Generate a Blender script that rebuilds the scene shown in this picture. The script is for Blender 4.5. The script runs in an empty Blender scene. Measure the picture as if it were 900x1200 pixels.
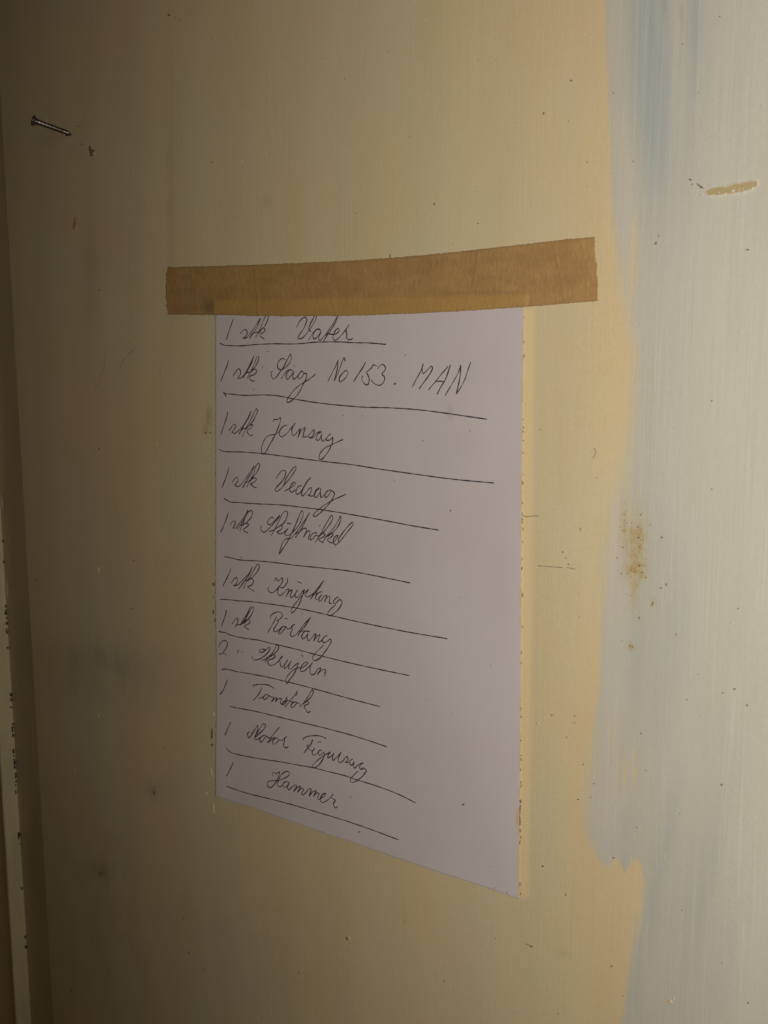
import bpy, math, random
import numpy as np
from mathutils import Matrix, Vector

random.seed(5)
rng = np.random.default_rng(5)
S = bpy.context.scene
COL = S.collection

# ------------------------------------------------------------------ camera
F = 1300.0                      # focal length in pixels of the 900 x 1200 photograph
R = np.array([[0.7879268346383632, -0.0030368214080032305, 0.6157613831447756],
              [0.08580640923287326, 0.9907728619304923, -0.10491137305657759],
              [-0.6097610707409845, 0.1354987593219643, 0.7809171036869879]])
T = np.array([-0.01673547262241052, 0.03637004907084881, 0.5971148891019227])
CW = -R.T @ T                   # camera centre in wall coordinates (u right, v down, w into the wall)
H0 = 1.45                       # height of the sheet's centre above the floor


def W(u, v, d=0.0):
    """wall coordinates (metres; d = distance out of the wall) -> world"""
    return (u, -d, H0 - v)


cam_d = bpy.data.cameras.new('camera')
cam = bpy.data.objects.new('camera', cam_d)
COL.objects.link(cam)
S.camera = cam
cx = R.T @ np.array([1, 0, 0]); cy = R.T @ np.array([0, -1, 0]); cz = R.T @ np.array([0, 0, -1])
toB = lambda a: Vector((a[0], a[2], -a[1]))
m = Matrix((toB(cx), toB(cy), toB(cz))).transposed().to_4x4()
m.translation = Vector(W(CW[0], CW[1], -CW[2]))
cam.matrix_world = m
cam_d.sensor_fit = 'VERTICAL'
cam_d.sensor_height = 36.0
cam_d.lens = F / 1200.0 * 36.0
cam_d.clip_start = 0.01
cam_d.clip_end = 50
cam_d.dof.use_dof = True
cam_d.dof.focus_distance = 0.60
cam_d.dof.aperture_fstop = 16

S.render.resolution_x = 768
S.render.resolution_y = 1024
S.render.engine = 'CYCLES'
S.view_settings.view_transform = 'Standard'
S.view_settings.look = 'None'
S.view_settings.exposure = 0.0
S.view_settings.gamma = 1.0

# ------------------------------------------------------------------ dim warm room + one lamp
world = bpy.data.worlds.new('World')
S.world = world
world.use_nodes = True
bg = world.node_tree.nodes['Background']
bg.inputs[0].default_value = (1.0, 0.46, 0.14, 1)
bg.inputs[1].default_value = 0.018

ld = bpy.data.lights.new('work_lamp', 'SPOT')
ld.energy = 16.9
ld.spot_size = 2.32
ld.spot_blend = 0.93
ld.color = (1.0, 0.945, 0.885)
ld.shadow_soft_size = 0.02
lo = bpy.data.objects.new('work_lamp', ld)
COL.objects.link(lo)
lo.location = W(0.480, -0.106, 0.535)
lo.rotation_euler = (Vector(W(0.448, -0.098, 0)) - lo.location).to_track_quat('-Z', 'Y').to_euler()


# ------------------------------------------------------------------ helpers
def unp(x, y, d=0.0):
    """pixel of the photograph -> wall coordinates on the plane d metres out of the wall"""
    x = np.asarray(x, float); y = np.asarray(y, float)
    r = np.stack([(x - 450) / F, (y - 600) / F, np.ones_like(x)], -1) @ R   # R^T applied
    s = (-d - CW[2]) / r[..., 2]
    return CW[0] + s * r[..., 0], CW[1] + s * r[..., 1]


def proj(u, v, d=0.0):
    X = np.stack([u, v, -d + 0 * u], -1)
    c = X @ R.T + T
    return 450 + F * c[..., 0] / c[..., 2], 600 + F * c[..., 1] / c[..., 2]


def mesh(name, V, Fc, mat=None, parent=None, smooth=True):
    me = bpy.data.meshes.new(name)
    me.from_pydata([tuple(map(float, p)) for p in V], [], [tuple(map(int, f)) for f in Fc])
    me.update()
    if smooth:
        me.polygons.foreach_set('use_smooth', [True] * len(me.polygons))
    o = bpy.data.objects.new(name, me)
    COL.objects.link(o)
    if mat: me.materials.append(mat)
    if parent: o.parent = parent
    return o


def grid_mesh(name, P, mat, parent=None):
    """P: (ny, nx, 3) array of world points"""
    ny, nx = P.shape[:2]
    me = bpy.data.meshes.new(name)
    idx = np.arange(ny * nx).reshape(ny, nx)
    q = np.stack([idx[:-1, :-1], idx[1:, :-1], idx[1:, 1:], idx[:-1, 1:]], -1).reshape(-1, 4)
    me.vertices.add(ny * nx)
    me.vertices.foreach_set('co', P.reshape(-1).astype(np.float32))
    me.loops.add(q.size)
    me.loops.foreach_set('vertex_index', q.reshape(-1).astype(np.int32))
    me.polygons.add(len(q))
    me.polygons.foreach_set('loop_start', (np.arange(len(q)) * 4).astype(np.int32))
    me.polygons.foreach_set('loop_total', np.full(len(q), 4, np.int32))
    me.update(calc_edges=True)
    me.polygons.foreach_set('use_smooth', np.ones(len(q), bool))
    o = bpy.data.objects.new(name, me)
    COL.objects.link(o)
    me.materials.append(mat)
    if parent: o.parent = parent
    return o


def attr(o, name, a):
    at = o.data.attributes.new(name, 'FLOAT', 'POINT')
    at.data.foreach_set('value', np.asarray(a, np.float32).reshape(-1))


def tag(o, label=None, cat=None, kind=None, group=None):
    if label: o['label'] = label
    if cat: o['category'] = cat
    if kind: o['kind'] = kind
    if group: o['group'] = group
    return o


class NT:
    def __init__(s, name):
        s.m = bpy.data.materials.new(name); s.m.use_nodes = True
        s.t = s.m.node_tree; s.b = s.t.nodes['Principled BSDF']; s.tc = None

    def n(s, typ, **kw):
        nd = s.t.nodes.new(typ)
        for k, v in kw.items(): setattr(nd, k, v)
        return nd

    def L(s, a, b): s.t.links.new(a, b)

    def put(s, sock, v):
        if isinstance(v, (int, float)): sock.default_value = v
        elif isinstance(v, tuple): sock.default_value = v if len(v) == len(sock.default_value) else v + (1,)
        else: s.L(v, sock)

    def math(s, op, a, b=0.0, clamp=False):
        nd = s.n('ShaderNodeMath', operation=op, use_clamp=clamp)
        s.put(nd.inputs[0], a); s.put(nd.inputs[1], b)
        return nd.outputs[0]

    def noise(s, scale=(1, 1, 1), detail=3.0, rough=0.55, off=(0, 0, 0), rot=0.0, dist=0.0):
        if s.tc is None: s.tc = s.n('ShaderNodeTexCoord').outputs['Object']
        mp = s.n('ShaderNodeMapping')
        mp.inputs['Location'].default_value = off
        mp.inputs['Rotation'].default_value = (0, rot, 0)
        mp.inputs['Scale'].default_value = scale
        s.L(s.tc, mp.inputs[0])
        nd = s.n('ShaderNodeTexNoise')
        nd.inputs['Scale'].default_value = 1.0
        nd.inputs['Detail'].default_value = detail
        nd.inputs['Roughness'].default_value = rough
        nd.inputs['Distortion'].default_value = dist
        s.L(mp.outputs[0], nd.inputs['Vector'])
        return nd.outputs['Fac']

    def ramp(s, v, lo, hi, a=0.0, b=1.0, smooth=True):
        nd = s.n('ShaderNodeMapRange', interpolation_type='SMOOTHSTEP' if smooth else 'LINEAR')
        s.put(nd.inputs['Value'], v)
        for k, x in zip(('From Min', 'From Max', 'To Min', 'To Max'), (lo, hi, a, b)): s.put(nd.inputs[k], x)
        return nd.outputs['Result']

    def mix(s, f, a, b, blend='MIX'):
        nd = s.n('ShaderNodeMix', data_type='RGBA', blend_type=blend)
        s.put(nd.inputs[0], f); s.put(nd.inputs[6], a); s.put(nd.inputs[7], b)
        return nd.outputs[2]

    def at(s, name):
        nd = s.n('ShaderNodeAttribute', attribute_name=name); return nd.outputs['Fac']

    def bump(s, h, dist, strength=1.0, prev=None):
        nd = s.n('ShaderNodeBump')
        nd.inputs['Distance'].default_value = dist; nd.inputs['Strength'].default_value = strength
        s.L(h, nd.inputs['Height'])
        if prev is not None: s.L(prev, nd.inputs['Normal'])
        return nd.outputs[0]

    def fin(s, col, rough=0.5, normal=None, spec=0.5):
        s.put(s.b.inputs['Base Color'], col); s.put(s.b.inputs['Roughness'], rough)
        s.b.inputs['Specular IOR Level'].default_value = spec
        if normal is not None: s.L(normal, s.b.inputs['Normal'])
        return s.m


def interp(x, pts):
    p = np.array(pts, float); return np.interp(x, p[:, 0], p[:, 1])


def sm(x, a, b):
    t = np.clip((x - a) / (b - a), 0, 1); return t * t * (3 - 2 * t)


# ------------------------------------------------------------------ materials
YEL = (0.605, 0.515, 0.31)


def paint_material():
    t = NT('old_yellow_paint_with_white_patch')
    # soft unevenness of the old yellow
    n1 = t.noise((15, 15, 9), 4, off=(3, 1, 2)); n2 = t.noise((60, 60, 9), 3, off=(7, 0, 1))
    fine = t.noise((1400, 1400, 1400), 2, 0.6)
    st = t.noise((520, 520, 12), 3, 0.65, off=(2, 0, 9))
    yel = t.mix(t.ramp(n1, .35, .68), (YEL[0], YEL[1], YEL[2]), (YEL[0] * 1.035, YEL[1] * .945, YEL[2] * .86))
    yel = t.mix(t.ramp(n2, .4, .75, 0, .25), yel, (0.60, 0.52, 0.36))
    yel = t.mix(t.math('MULTIPLY', t.at('ochre'), .4), yel, (0.66, 0.48, 0.23))
    yel = t.mix(t.at('pale_band'), yel, (0.74, 0.58, 0.31))
    # fresh off-white paint brushed over it
    wn = t.noise((26, 26, 3.5), 4, 0.6, off=(1, 4, 2), rot=0.04)
    ws = t.noise((300, 300, 6), 4, 0.6, off=(5, 4, 2), rot=0.05)
    wht = t.mix(t.ramp(wn, .36, .66), (0.475, 0.463, 0.375), (0.51, 0.485, 0.397))
    blue = t.math('MULTIPLY', t.at('blue'), t.ramp(ws, .34, .60, .35, 1.0))
    wht = t.mix(blue, wht, (0.335, 0.375, 0.362))
    wht = t.mix(t.math('MULTIPLY', t.at('lilac'), t.ramp(ws, .35, .7, .5, 1.0)), wht, (0.555, 0.505, 0.45))
    w3 = t.noise((620, 620, 9), 4, 0.65, off=(2, 7, 3), rot=0.07)
    wht = t.mix(t.ramp(w3, .55, .68, 0, .38), wht, (0.58, 0.555, 0.48))
    wht = t.mix(t.ramp(w3, .32, .44, .30, 0), wht, (0.43, 0.425, 0.36))
    # brushed edge between the two
    e1 = t.noise((430, 430, 22), 4, 0.62, off=(1, 2, 8), rot=0.03)
    e2 = t.noise((120, 120, 60), 3, 0.6, off=(6, 2, 8))
    sd = t.math('ADD', t.at('sdw'), t.math('MULTIPLY', t.math('SUBTRACT', e1, 0.5), t.math('MULTIPLY', t.at('soft'), 3.2)))
    sd = t.math('ADD', sd, t.math('MULTIPLY', t.math('SUBTRACT', e2, 0.5), 5.0))
    sf = t.at('soft')
    msk = t.ramp(sd, t.math('MULTIPLY', sf, -1.0), sf)
    # thin coat lets streaks of yellow through next to the edge
    thin = t.math('MULTIPLY', t.at('thin'), t.ramp(e1, .47, .62))
    msk = t.math('MULTIPLY', msk, t.math('SUBTRACT', 1.0, t.math('MULTIPLY', thin, .8)), True)
    col = t.mix(msk, yel, wht)
    # rusty yellow-green stain of its own shape
    sn = t.noise((420, 420, 300), 4, 0.7, off=(4, 4, 4))
    col = t.mix(t.math('MULTIPLY', t.at('stain'), t.ramp(sn, .30, .66, .25, 1)), col, (0.40, 0.29, 0.11))
    # grime, plus shade painted in beside the nail and at the lower left
    gn = t.noise((70, 70, 40), 4, 0.6, off=(9, 4, 4))
    col = t.mix(t.math('MULTIPLY', t.at('grime_shade'), t.ramp(gn, .3, .7, .4, 1.0)), col, (0.20, 0.17, 0.125))
    col = t.mix(t.ramp(fine, .3, .7, .0, .14), col, (0.30, 0.24, 0.14))
    # faint drips and streaks of dust over everything
    col = t.mix(t.ramp(st, .5, .75, 0, .10), col, (0.36, 0.28, 0.17))
    # tiny fly specks
    if True:
        vo = t.n('ShaderNodeTexVoronoi', feature='F1')
        vo.inputs['Scale'].default_value = 95.0; vo.inputs['Randomness'].default_value = 1.0
        t.L(t.tc, vo.inputs['Vector'])
        sp = t.n('ShaderNodeSeparateColor'); t.L(vo.outputs['Color'], sp.inputs[0])
        keep = t.math('GREATER_THAN', sp.outputs[0], 0.9)
        dot = t.ramp(vo.outputs['Distance'], 0.03, 0.055, 1, 0)
        col = t.mix(t.math('MULTIPLY', t.math('MULTIPLY', dot, keep), .35), col, (0.16, 0.11, 0.06))
    brush = t.noise((900, 900, 18), 4, 0.6, off=(2, 0, 1), rot=0.02)
    peel = t.noise((300, 300, 240), 3, 0.55, off=(2, 0, 1))
    patch = t.noise((22, 22, 9), 3, 0.5, off=(5, 5, 5))
    nrm = t.bump(t.math('MULTIPLY', brush, t.ramp(patch, .38, .62, .15, 1.0)), 0.00011, 1.0)
    nrm = t.bump(peel, 0.00007, 1.0, nrm)
    nrm = t.bump(fine, 0.00003, 1.0, nrm)
    nrm = t.bump(msk, 0.00004, 1.0, nrm)
    return t.fin(col, t.ramp(peel, .3, .7, .47, .60), nrm, 0.5)


def simple_paint(name, col, var=0.12, rough=.5):
    t = NT(name)
    n = t.noise((30, 30, 12), 4, off=(4, 3, 1)); f = t.noise((900, 900, 40), 3, .6)
    d = tuple(c * (1 - var * 2) for c in col)
    c = t.mix(t.ramp(n, .35, .7), col, d)
    c = t.mix(t.ramp(f, .45, .8, 0, .12), c, (0.2, .15, .09))
    p = t.noise((260, 260, 120), 3, .6)
    return t.fin(c, rough, t.bump(f, .00006, 1, t.bump(p, .0001)), .5)


def paper_material():
    t = NT('white_writing_paper')
    a = t.noise((13, 13, 13), 3, off=(1, 2, 3)); f = t.noise((1700, 1700, 1700), 2, .6); g = t.noise((160, 160, 160), 3)
    c = t.mix(t.ramp(a, .35, .7), (0.515, 0.468, 0.452), (0.495, 0.443, 0.422))
    c = t.mix(t.ramp(f, .3, .75, 0, .10), c, (0.45, 0.40, 0.39))
    c = t.mix(t.at('edge'), c, (0.50, 0.38, 0.22))
    c = t.mix(t.math('MULTIPLY', t.at('smudge'), .35), c, (0.33, 0.27, 0.22))
    vo = t.n('ShaderNodeTexVoronoi', feature='F1'); vo.inputs['Scale'].default_value = 75
    t.L(t.tc, vo.inputs['Vector'])
    sp = t.n('ShaderNodeSeparateColor'); t.L(vo.outputs['Color'], sp.inputs[0])
    k = t.math('MULTIPLY', t.math('GREATER_THAN', sp.outputs[0], .9), t.ramp(vo.outputs['Distance'], .02, .045, 1, 0))
    c = t.mix(t.math('MULTIPLY', k, .4), c, (0.25, .17, .13))
    t.b.inputs['Diffuse Roughness'].default_value = 0.3
    return t.fin(c, .85, t.bump(f, .00003, 1, t.bump(g, .00005)), .25)


def tape_material():
    t = NT('brown_masking_tape')
    cr = t.noise((1300, 1300, 330), 3, .65, off=(1, 1, 1)); br = t.noise((55, 55, 120), 4, .6, off=(3, 0, 5))
    cr2 = t.noise((620, 620, 80), 3, .6, off=(6, 1, 1))
    c = t.mix(t.ramp(br, .3, .7), (0.335, 0.198, 0.070), (0.405, 0.244, 0.088))
    c = t.mix(t.ramp(cr, .42, .66, 0, .32), c, (0.25, 0.15, 0.058))
    c = t.mix(t.ramp(cr2, .56, .72, 0, .20), c, (0.52, 0.36, 0.17))
    c = t.mix(t.math('MULTIPLY', t.at('over'), .40), c, (0.46, 0.275, 0.068))
    c = t.mix(t.math('MULTIPLY', t.at('smudge'), t.ramp(br, .2, .6, .4, .8)), c, (0.15, 0.10, 0.05))
    return t.fin(c, .58, t.bump(cr, .00010, 1, t.bump(cr2, .00012)), .4)


def ink_material():
    t = NT('ballpoint_ink')
    f = t.noise((1500, 1500, 1500), 2, .7)
    return t.fin(t.mix(t.ramp(f, .3, .75), (0.030, 0.024, 0.034), (0.085, 0.07, 0.08)), .45, None, .4)


def steel_material():
    t = NT('dull_nail_steel')
    f = t.noise((700, 700, 700), 3, .6)
    t.b.inputs['Metallic'].default_value = 0.9
    return t.fin(t.mix(t.ramp(f, .35, .7), (0.26, 0.235, 0.205), (0.09, 0.07, 0.055)), .32, t.bump(f, .00005), .5)


PAINT = paint_material()
PAPER = paper_material()
TAPE = tape_material()
INK = ink_material()
STEEL = steel_material()
CASING = simple_paint('casing_cream_gloss', (0.86, 0.75, 0.45), .08, .45)
CRUMB = simple_paint('dark_crack_dirt', (0.05, 0.033, 0.018), .2, .8)
BROWN = simple_paint('brown_fleck', (0.24, 0.16, 0.085), .2, .7)
TAN = simple_paint('bare_tan_undercoat', (0.43, 0.335, 0.16), .07, .7)
FLAKE = simple_paint('off_white_flake', (0.66, 0.63, 0.53), .05, .5)
YFLAKE = simple_paint('old_yellow_flake', (0.62, 0.50, 0.30), .05, .45)
CHIPT = simple_paint('orange_tan_chip', (0.42, 0.26, 0.12), .1, .7)

# ------------------------------------------------------------------ wall board
# left edge of the board follows a line on the wall
ua, va = unp(17, 400); ub, vb = unp(62, 1190)
SL = (ub - ua) / (vb - va)


def edge_u(v): return ua + SL * (v - va)


def axis(a, b, step, lo, hi, coarse=0.02):
    c = list(np.arange(a, b, step))
    left = list(np.arange(lo, a - coarse * .5, coarse)) if lo < a else []
    right = list(np.arange(b + coarse * .3, hi + 1e-6, coarse))
    return np.array(left + c + right)


sv = axis(0.0, 0.56, 0.0009, 0.0, 1.45)
vv = axis(-0.34, 0.40, 0.0011, -0.95, 1.10)
SS, VV = np.meshgrid(sv, vv)
UU = edge_u(VV) + SS
px, py = proj(UU, VV)
px = np.where(py < -300, 450 + (px - 450), px)

xbL = interp(py, [(-900, 706), (0, 710), (133, 714), (250, 719), (330, 728), (370, 734), (395, 738), (415, 742), (480, 742), (520, 738),
                  (556, 731), (590, 721), (640, 713), (700, 708), (800, 702), (860, 698), (900, 692), (930, 688), (970, 687), (1000, 698), (1030, 700), (2500, 700)])
yt = interp(px, [(600, 970), (690, 985), (700, 1003), (708, 1015), (715, 1014), (722, 1004), (727, 1008), (733, 1025), (737, 1015),
                 (744, 1006), (751, 1010), (757, 1034), (765, 1060), (900, 1500)])
xbR = interp(py, [(990, 760), (1030, 757), (1080, 749), (1130, 739), (1200, 728), (1500, 690), (2500, 600)])
sA = px - xbL
inY = np.minimum(py - yt, xbR - px)            # > 0 inside the lower yellow tongue
sdw = np.clip(np.minimum(sA, -inY), -60, 60)


def blob(x, y, rx, ry, ang=0.0, p=1.0):
    c, s = math.cos(ang), math.sin(ang)
    dx, dy = px - x, py - y
    a = (dx * c + dy * s) / rx; b = (-dx * s + dy * c) / ry
    return np.exp(-(a * a + b * b) ** p)


soft = 4.2 + 9 * sm(py, 180, 420) * (1 - sm(py, 640, 720)) + 6 * sm(py, 830, 900) * (1 - sm(py, 950, 1000)) + 1.5 * sm(py, 680, 720)
blue = (.95 * blob(762, 40, 24, 190, 0, 1.5) + .75 * blob(816, 20, 14, 110, 0) + .50 * blob(788, 190, 30, 120, 0)
        + .18 * blob(868, 110, 12, 130) + .25 * blob(780, 640, 26, 110, .0) + .30 * blob(796, 740, 18, 80, .05)
        + .30 * blob(748, 770, 16, 60, .05) + .30 * blob(770, 850, 12, 80) + .5 * blob(780, 985, 9, 90, .2)
        + .30 * blob(812, 1060, 24, 90, .16) + .34 * blob(757, 1110, 15, 110, .2) + .25 * blob(835, 1010, 10, 110, .22) + .15 * blob(850, 1130, 14, 80, .12)
        + .25 * blob(732, 970, 8, 30, .1) + .15 * blob(712, 985, 14, 26, .1) + .3 * blob(733, 1012, 6, 14))
lil = (.6 * blob(714, 960, 18, 60) + .5 * blob(712, 560, 10, 60) + .5 * blob(712, 250, 7, 160) + .6 * blob(732, 430, 9, 80) * 0 + .7 * blob(735, 330, 14, 130) + .8 * blob(722, 640, 14, 110) + .6 * blob(716, 820, 16, 90) + .3 * blob(800, 300, 40, 120)
       + .4 * blob(724, 100, 10, 160) + .4 * blob(780, 900, 40, 60) + .3 * blob(760, 1120, 20, 80) + .45 * blob(785, 560, 20, 100))
thin = (.5 * blob(722, 700, 12, 90) + .45 * blob(718, 60, 6, 120) + .5 * blob(700, 960, 8, 50) + .5 * blob(758, 1080, 8, 80, .2) + .9 * blob(738, 300, 12, 110) + .9 * blob(735, 585, 14, 60) + 1.0 * blob(712, 880, 14, 40) + .9 * blob(735, 900, 22, 45)
        + .8 * blob(742, 680, 5, 40) + .35 * blob(740, 430, 14, 60) + .5 * blob(730, 400, 10, 90))
ochre = (.40 * blob(700, 180, 22, 230) + .50 * blob(718, 460, 24, 120, 0) + .25 * blob(700, 700, 12, 160) + .55 * blob(740, 1060, 18, 60, .1)
         + .28 * blob(650, 140, 40, 60) + 0 + .4 * blob(700, 1120, 30, 80)
          + .18 * blob(312, 236, 10, 10))
# paler yellow strip along the right edge of the sheet
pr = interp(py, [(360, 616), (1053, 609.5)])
pale_band = sm(px, pr - 8, pr - 4) * (1 - sm(px, pr + 6, pr + 15)) * sm(py, 355, 365) * (1 - sm(py, 1046, 1058))
grime_shade = (.16 * blob(110, 770, 60, 16, .1) + .3 * blob(120, 790, 90, 40) + .45 * blob(180, 930, 3, 8) + .3 * blob(182, 925, 12, 12)
         + .28 * blob(117, 1022, 18, 14) + .35 * blob(118, 1024, 4, 3) + .22 * blob(107, 320, 10, 70) + .22 * blob(200, 230, 5, 160)
         + .20 * blob(60, 160, 20, 10, -.3) + .25 * blob(311, 236, 7, 6) + .3 * blob(735, 715, 30, 70) * 0  # first blob paints the nail's cast shadow into the wall colour
         + .45 * blob(779, 5, 3, 22, -.1) + .35 * blob(798, 14, 3, 14, -.1) + .25 * blob(660, 1118, 9, 5)
         + .15 * blob(250, 1120, 160, 120) + .2 * blob(100, 1050, 80, 160))  # broad blobs paint the darker light of the lower left into the colour
stain = (.75 * blob(244.5, 489, 4, 12) + .5 * blob(240, 503, 3.5, 6) + .35 * blob(731, 600, 2.5, 26) + .35 * blob(742, 705, 3, 18) + .2 * blob(748, 655, 16, 50) + 1.5 * blob(748, 630, 6, 9) + .8 * blob(745, 640, 10, 36) + .5 * blob(731, 620, 4, 24) + 1.6 * blob(748, 667, 7, 8) + .4 * blob(736, 668, 8, 12)
         + .9 * blob(739, 757, 4, 5) + .4 * blob(744, 690, 5, 12) + .4 * blob(766, 706, 4, 8) + .6 * blob(755, 676, 3, 3) + .3 * blob(749, 724, 3, 6))

# the real relief of old paint: long shallow brush waves and the step of the new coat
rel = 0.00010 * np.sin(UU * 61 + 1.3 * np.sin(VV * 7)) + 0.00008 * np.sin(UU * 143 + 2.1 * np.sin(VV * 5 + 1)) \
    + 0.00012 * np.sin(UU * 9.3 + .6) * np.cos(VV * 7.1)
rel *= sm(SS, 0.0, 0.02)
P = np.stack([UU, -rel, H0 - VV], -1)
wall = grid_mesh('wall', P, PAINT)
tag(wall, 'flat old yellow painted board with a brushed off-white patch on its right', None, 'structure')
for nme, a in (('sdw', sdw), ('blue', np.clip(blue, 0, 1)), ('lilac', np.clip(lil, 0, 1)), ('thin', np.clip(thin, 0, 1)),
               ('ochre', np.clip(ochre, 0, 1.8)), ('pale_band', pale_band), ('soft', soft), ('grime_shade', np.clip(grime_shade, 0, .8)), ('stain', np.clip(stain, 0, 1))):
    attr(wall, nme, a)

# ------------------------------------------------------------------ bevelled margin and casing at the far left
def sweep(name, prof, mat, parent=None, v0=-0.95, v1=1.10, n=400, wob=0.0, seed=1):
    """prof: list of (offset from the board edge, depth out of the wall)"""
    r = np.random.default_rng(seed)
    vs = np.linspace(v0, v1, n)
    P = np.zeros((n, len(prof), 3))
    for j, (t, d) in enumerate(prof):
        ph = r.uniform(0, 6, 3)
        w = wob * (np.sin(vs * 37 + ph[0]) + .6 * np.sin(vs * 91 + ph[1]) + .4 * np.sin(vs * 230 + ph[2])) if 0 < j < len(prof) - 1 else 0
        P[:, j, 0] = edge_u(vs) + t + w * .6
        P[:, j, 1] = -(d + w)
        P[:, j, 2] = H0 - vs
    return grid_mesh(name, P[:, ::-1], mat, parent)


# joint line of casing and margin, found on the sunk plane
DJ = -0.0038
uj, vj = unp(28, 1060, DJ); t_j = float(uj - edge_u(vj))
uc, vc = unp(9.5, 1030, 0.006)
t_c = float(uc - edge_u(vc))
marg = sweep('bevelled_edge', [(t_j - .004, DJ - .0002), (t_j + .002, DJ), (t_j * .5, DJ * .52), (-0.0016, -0.0003), (0.0, 0.0)],
             simple_paint('margin_yellow', (0.50, 0.40, 0.235), .06, .55), wall, wob=.00005)
dc = 0.0072
cas = sweep('door_casing', [(t_j - .16, -.006), (t_j - .16, -.0045), (t_j - .159, -.004), (t_j - .040, -.0035), (t_j - .020, dc - .0070), (t_j - .0040, dc - .0006), (t_j - .0028, dc), (t_j - .0016, dc - .0005),
                            (t_j - .0009, dc - .0018), (t_j - .0004, 0.001), (t_j, DJ + .0002), (t_j + .0005, DJ - .001)], CASING, None, wob=.00010, n=700)
tag(cas, 'cream painted casing strip standing proud at the far left edge, its side face lit', 'door casing')
back = sweep('wall_behind', [(-1.2, -.0061), (t_j - .1, -.0061), (t_j + .006, -.0061)], CASING)
tag(back, None, None, 'structure')
back.name = 'wall_behind_casing'


# ------------------------------------------------------------------ flakes, specks, cracks
def disc(V, Fc, x, y, rx, ry, ang=0.0, h=0.00012, base=0.00004, d0=0.0, n=9, rag=.3, r=random):
    """an irregular low crumb on the wall, radii in photo pixels at its place"""
    off = len(V)
    top = []; bot = []
    for k in range(n):
        a = 2 * math.pi * k / n
        q = 1 + r.uniform(-rag, rag)
        ex, ey = rx * q * math.cos(a), ry * q * math.sin(a)
        X = x + ex * math.cos(ang) - ey * math.sin(ang); Y = y + ex * math.sin(ang) + ey * math.cos(ang)
        u, v = unp(X, Y, d0)
        bot.append((float(u), float(v)))
    cu = sum(b[0] for b in bot) / n; cv = sum(b[1] for b in bot) / n
    for (u, v) in bot: V.append(W(u, v, d0 - .0003))
    for (u, v) in bot: V.append(W(u, v, d0 + base))
    for (u, v) in bot: V.append(W(cu + (u - cu) * .7, cv + (v - cv) * .7, d0 + base + h * .7))
    V.append(W(cu, cv, d0 + base + h))
    for k in range(n):
        k2 = (k + 1) % n
        Fc.append((off + k, off + n + k, off + n + k2, off + k2))
        Fc.append((off + n + k, off + 2 * n + k, off + 2 * n + k2, off + n + k2))
        Fc.append((off + 2 * n + k, off + 3 * n, off + 2 * n + k2))


def marks(name, items, mat, parent, label=None, kind=None, **kw):
    V, Fc = [], []
    for it in items: disc(V, Fc, *it, **kw)
    o = mesh(name, V, Fc, mat, parent)
    return tag(o, label, None, kind)


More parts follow.
